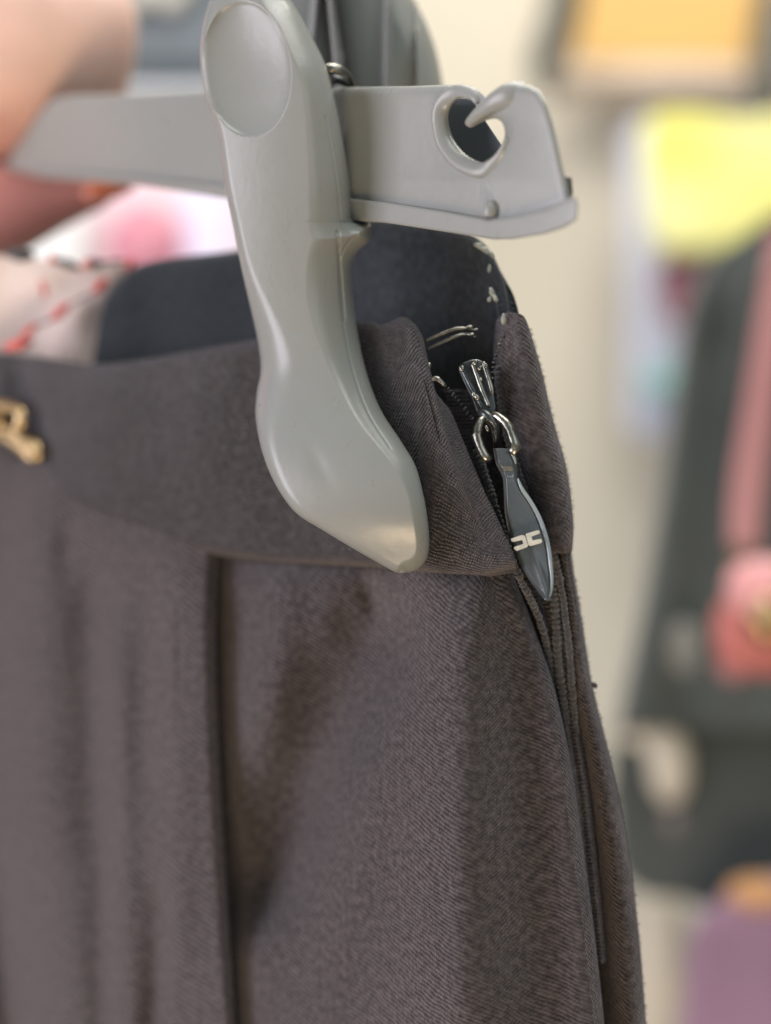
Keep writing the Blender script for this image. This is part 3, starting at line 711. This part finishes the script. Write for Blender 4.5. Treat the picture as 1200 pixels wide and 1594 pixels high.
# dark coat on the right
M_coat = plain("dark_green_grey_cloth", (0.036, 0.044, 0.041), (0.062, 0.073, 0.067), rough=.9, scale=12, sheen=.3)
def coat_rows():
    L = [(1290, 310), (1195, 350), (1135, 380), (1095, 415), (1068, 480), (1055, 560), (1038, 680), (1018, 820), (998, 940), (975, 1050), (960, 1135)]
    rows = []
    for i, (x, y) in enumerate(L):
        n = 7
        rows.append([(x + 6, y + 4, .60)] + [(x + (1420 - x) * k / n + 2, y + (8 - k) * 0, .545 + .006 * math.sin(k * 2.1 + i * .35) - .01 * k / n) for k in range(n + 1)])
    return rows
coat = patch("coat", coat_rows(), 90, 90, M_coat, None, thick=.004, off=-1, folds=[(1120, 500, 1060, 1080, 26, -.010), (1180, 480, 1150, 1100, 30, .008)])
tag(coat, "dark green grey coat hanging at the right, shoulder sloping to the left", "coat")
M_lowcoat = plain("dark_brown_grey_cloth", (0.038, 0.042, 0.036), (0.060, 0.064, 0.055), rough=.9, scale=14, sheen=.2)
lc = cloth_card("garment_rail_cloth", dens([(960, 1120), (1050, 1040), (1300, 1000), (1400, 1200), (1300, 1450), (1150, 1430), (1060, 1400), (1000, 1390), (955, 1330)], 5), .60, .05, M_coat, bev=30)
lc.name = "folded_coat"; tag(lc, "dark green grey cloth hanging low right beneath the coat, above the purple cloth", "coat")
M_cream = plain("cream_cloth", (0.56, 0.52, 0.42), (0.66, 0.61, 0.50), rough=.8, scale=14)
s1 = tube("sleeve", [W(960, 1142, .58), W(1000, 1140, .58), W(1035, 1160, .575), W(1042, 1210, .575), W(1040, 1240, .58)], [.006, .0072, .0085, .0078, .005], M_cream, None, smooth_n=30, n=14); tag(s1, "cream loop of cloth in front of the low dark cloth", "cloth")
s2 = blob("pouch", W(1044, 1275, .58), (.0066, .006, .0085), plain("mauve_cloth", (.20, .17, .165), (.26, .22, .22), rough=.8), None); tag(s2, "small mauve grey pouch under the cream loop", "pouch")
s3 = blob("tag", W(1066, 1008, .53), (.0052, .002, .0092), plain("grey_card", (.20, .20, .18), (.25, .25, .23), rough=.8), None, seg=20, power=.7); s3.name = "price_card"; tag(s3, "small grey card hanging low on the green grey coat", "tag")
s4 = tube("sleeve", [W(1022, 1400, .66), W(1030, 1470, .66), W(1028, 1560, .66), W(1020, 1680, .66)], [.009, .013, .015, .016], M_cream, None, smooth_n=30, n=14); s4.name = "scarf"; tag(s4, "cream scarf hanging beside the purple cloth at the bottom", "scarf")
s5 = blob("cloth_bundle", W(1008, 1590, .7), (.018, .01, .016), plain("yellow_tan_cloth", (.62, .48, .25), (.70, .55, .30), rough=.8), None); tag(s5, "yellowish tan cloth at the bottom behind the cream scarf", "cloth")
M_pur = plain("purple_cloth", (0.22, 0.125, 0.19), (0.29, 0.17, 0.25), rough=.8, scale=14, sheen=.5)
pc = cloth_card("cloth", dens([(1075, 1450), (1120, 1400), (1170, 1372), (1260, 1370), (1330, 1500), (1300, 1700), (1060, 1700), (1062, 1560)], 5), .56, .04, M_pur, bev=34); pc.name = "folded_cloth"
tag(pc, "mauve purple folded cloth in the lower right corner", "cloth")
oc = blob("cloth_bundle", W(1182, 1392, .545), (.013, .008, .0065), plain("orange_brown_cloth", (.50, .26, .11), (.58, .32, .15), rough=.8), None); tag(oc, "orange brown bundle on top of the purple cloth", "cloth")
wb = blob("cloth_bundle", W(990, 1235, .66), (.014, .008, .012), plain("brown_leather", (.10, .075, .055), (.14, .105, .08), rough=.6), None); tag(wb, "brown bundle left of the cream loop", "bundle")
# pink strap and red bag
M_pink = plain("dusty_pink_leather", (0.40, 0.185, 0.19), (0.45, 0.22, 0.22), rough=.5, scale=30)
bag = empty("handbag", W(1180, 1050, .46)); tag(bag, "red and pink small handbag hung on a dusty pink strap in front of the coat", "handbag")
tube("strap", [W(1222, 360, .455), W(1206, 480, .455), W(1186, 620, .455), W(1165, 760, .455), W(1158, 850, .455)], [.0046, .0052, .0056, .0058, .0050], M_pink, bag, smooth_n=40, n=14, flat=.3)
tube("ring", [W(1158 + 18 * math.cos(a), 880 + 24 * math.sin(a), .458) for a in np.linspace(0, 2 * math.pi, 20, endpoint=False)], .0008, M_gold, bag, closed=True)
blob("bag_flap", W(1192, 918, .452), (.0125, .008, .0100), plain("pink_leather", (.72, .33, .34), (.78, .38, .38), rough=.45), bag, seg=24, power=.85)
blob("bag_body", W(1198, 985, .458), (.0175, .009, .0135), plain("red_leather", (.46, .12, .11), (.52, .16, .14), rough=.45), bag, seg=24, power=.7)
blob("bag_body", W(1142, 1036, .46), (.0055, .006, .0052), bag.children[3].data.materials[0], bag, seg=20)
blob("clasp", W(1196, 962, .446), (.006, .004, .0075), M_gold, bag, seg=20)
# dark sign with pale round letters, top left
M_sign = plain("slate_sign", (0.17, 0.195, 0.215), (0.20, 0.225, 0.24), rough=.6, scale=6)
M_let = plain("pale_letters", (0.52, 0.51, 0.44), (0.60, 0.58, 0.50), rough=.6)
sg = empty("shop_sign", W(200, 120, .46)); tag(sg, "slate grey sign with pale rounded lettering behind the thumb at top left", "sign")
pbox("board", -150, 430, -200, 120, .46, .012, M_sign, sg, .006); pbox("ledge", -150, 430, 120, 150, .45, .03, plain("pale_ledge", (.62, .64, .66), (.68, .70, .72), rough=.5), sg, .004)
for cx in (150, 212, 268):
    tube("letter", [W(cx + 20 * math.cos(a), -26 + 34 * math.sin(a), .458) for a in np.linspace(0, 2 * math.pi, 24, endpoint=False)], .0030, M_let, sg, closed=True, n=12)
# bright stack seen between bar and waistband
M_white = plain("white_cloth", (.62, .64, .64), (.68, .70, .70), rough=.8)
w1 = cloth_card("cloth", dens([(-60, 330), (110, 330), (120, 440), (90, 520), (-60, 520)], 4), 1.15, .05, M_white, bev=20); w1.name = "white_towel"; tag(w1, "white cloth behind the lower finger, left of the blush one", "cloth")
w2 = cloth_card("cloth", dens([(112, 260), (420, 240), (440, 520), (110, 520)], 4), 1.25, .05, plain("blush_cloth", (.66, .56, .60), (.72, .62, .67), rough=.8), bev=16); w2.name = "blush_cloth"; tag(w2, "pale blush cloth seen between hanger bar and waistband", "cloth")
w3 = blob("flower", W(226, 380, 1.1), (.030, .02, .034), plain("rose_pink", (.52, .20, .26), (.60, .26, .32), rough=.7), None, noise=.12); w3.name = "pink_flower"; tag(w3, "rose pink puff in front of the pale blush cloth", "flower")
w4 = cloth_card("cloth", dens([(292, 290), (345, 290), (352, 500), (285, 500)], 4), 1.12, .04, plain("lavender_white", (.64, .60, .78), (.70, .66, .84), rough=.8), bev=16); w4.name = "lavender_towel"; tag(w4, "lavender white cloth beside the left edge of the clip", "cloth")
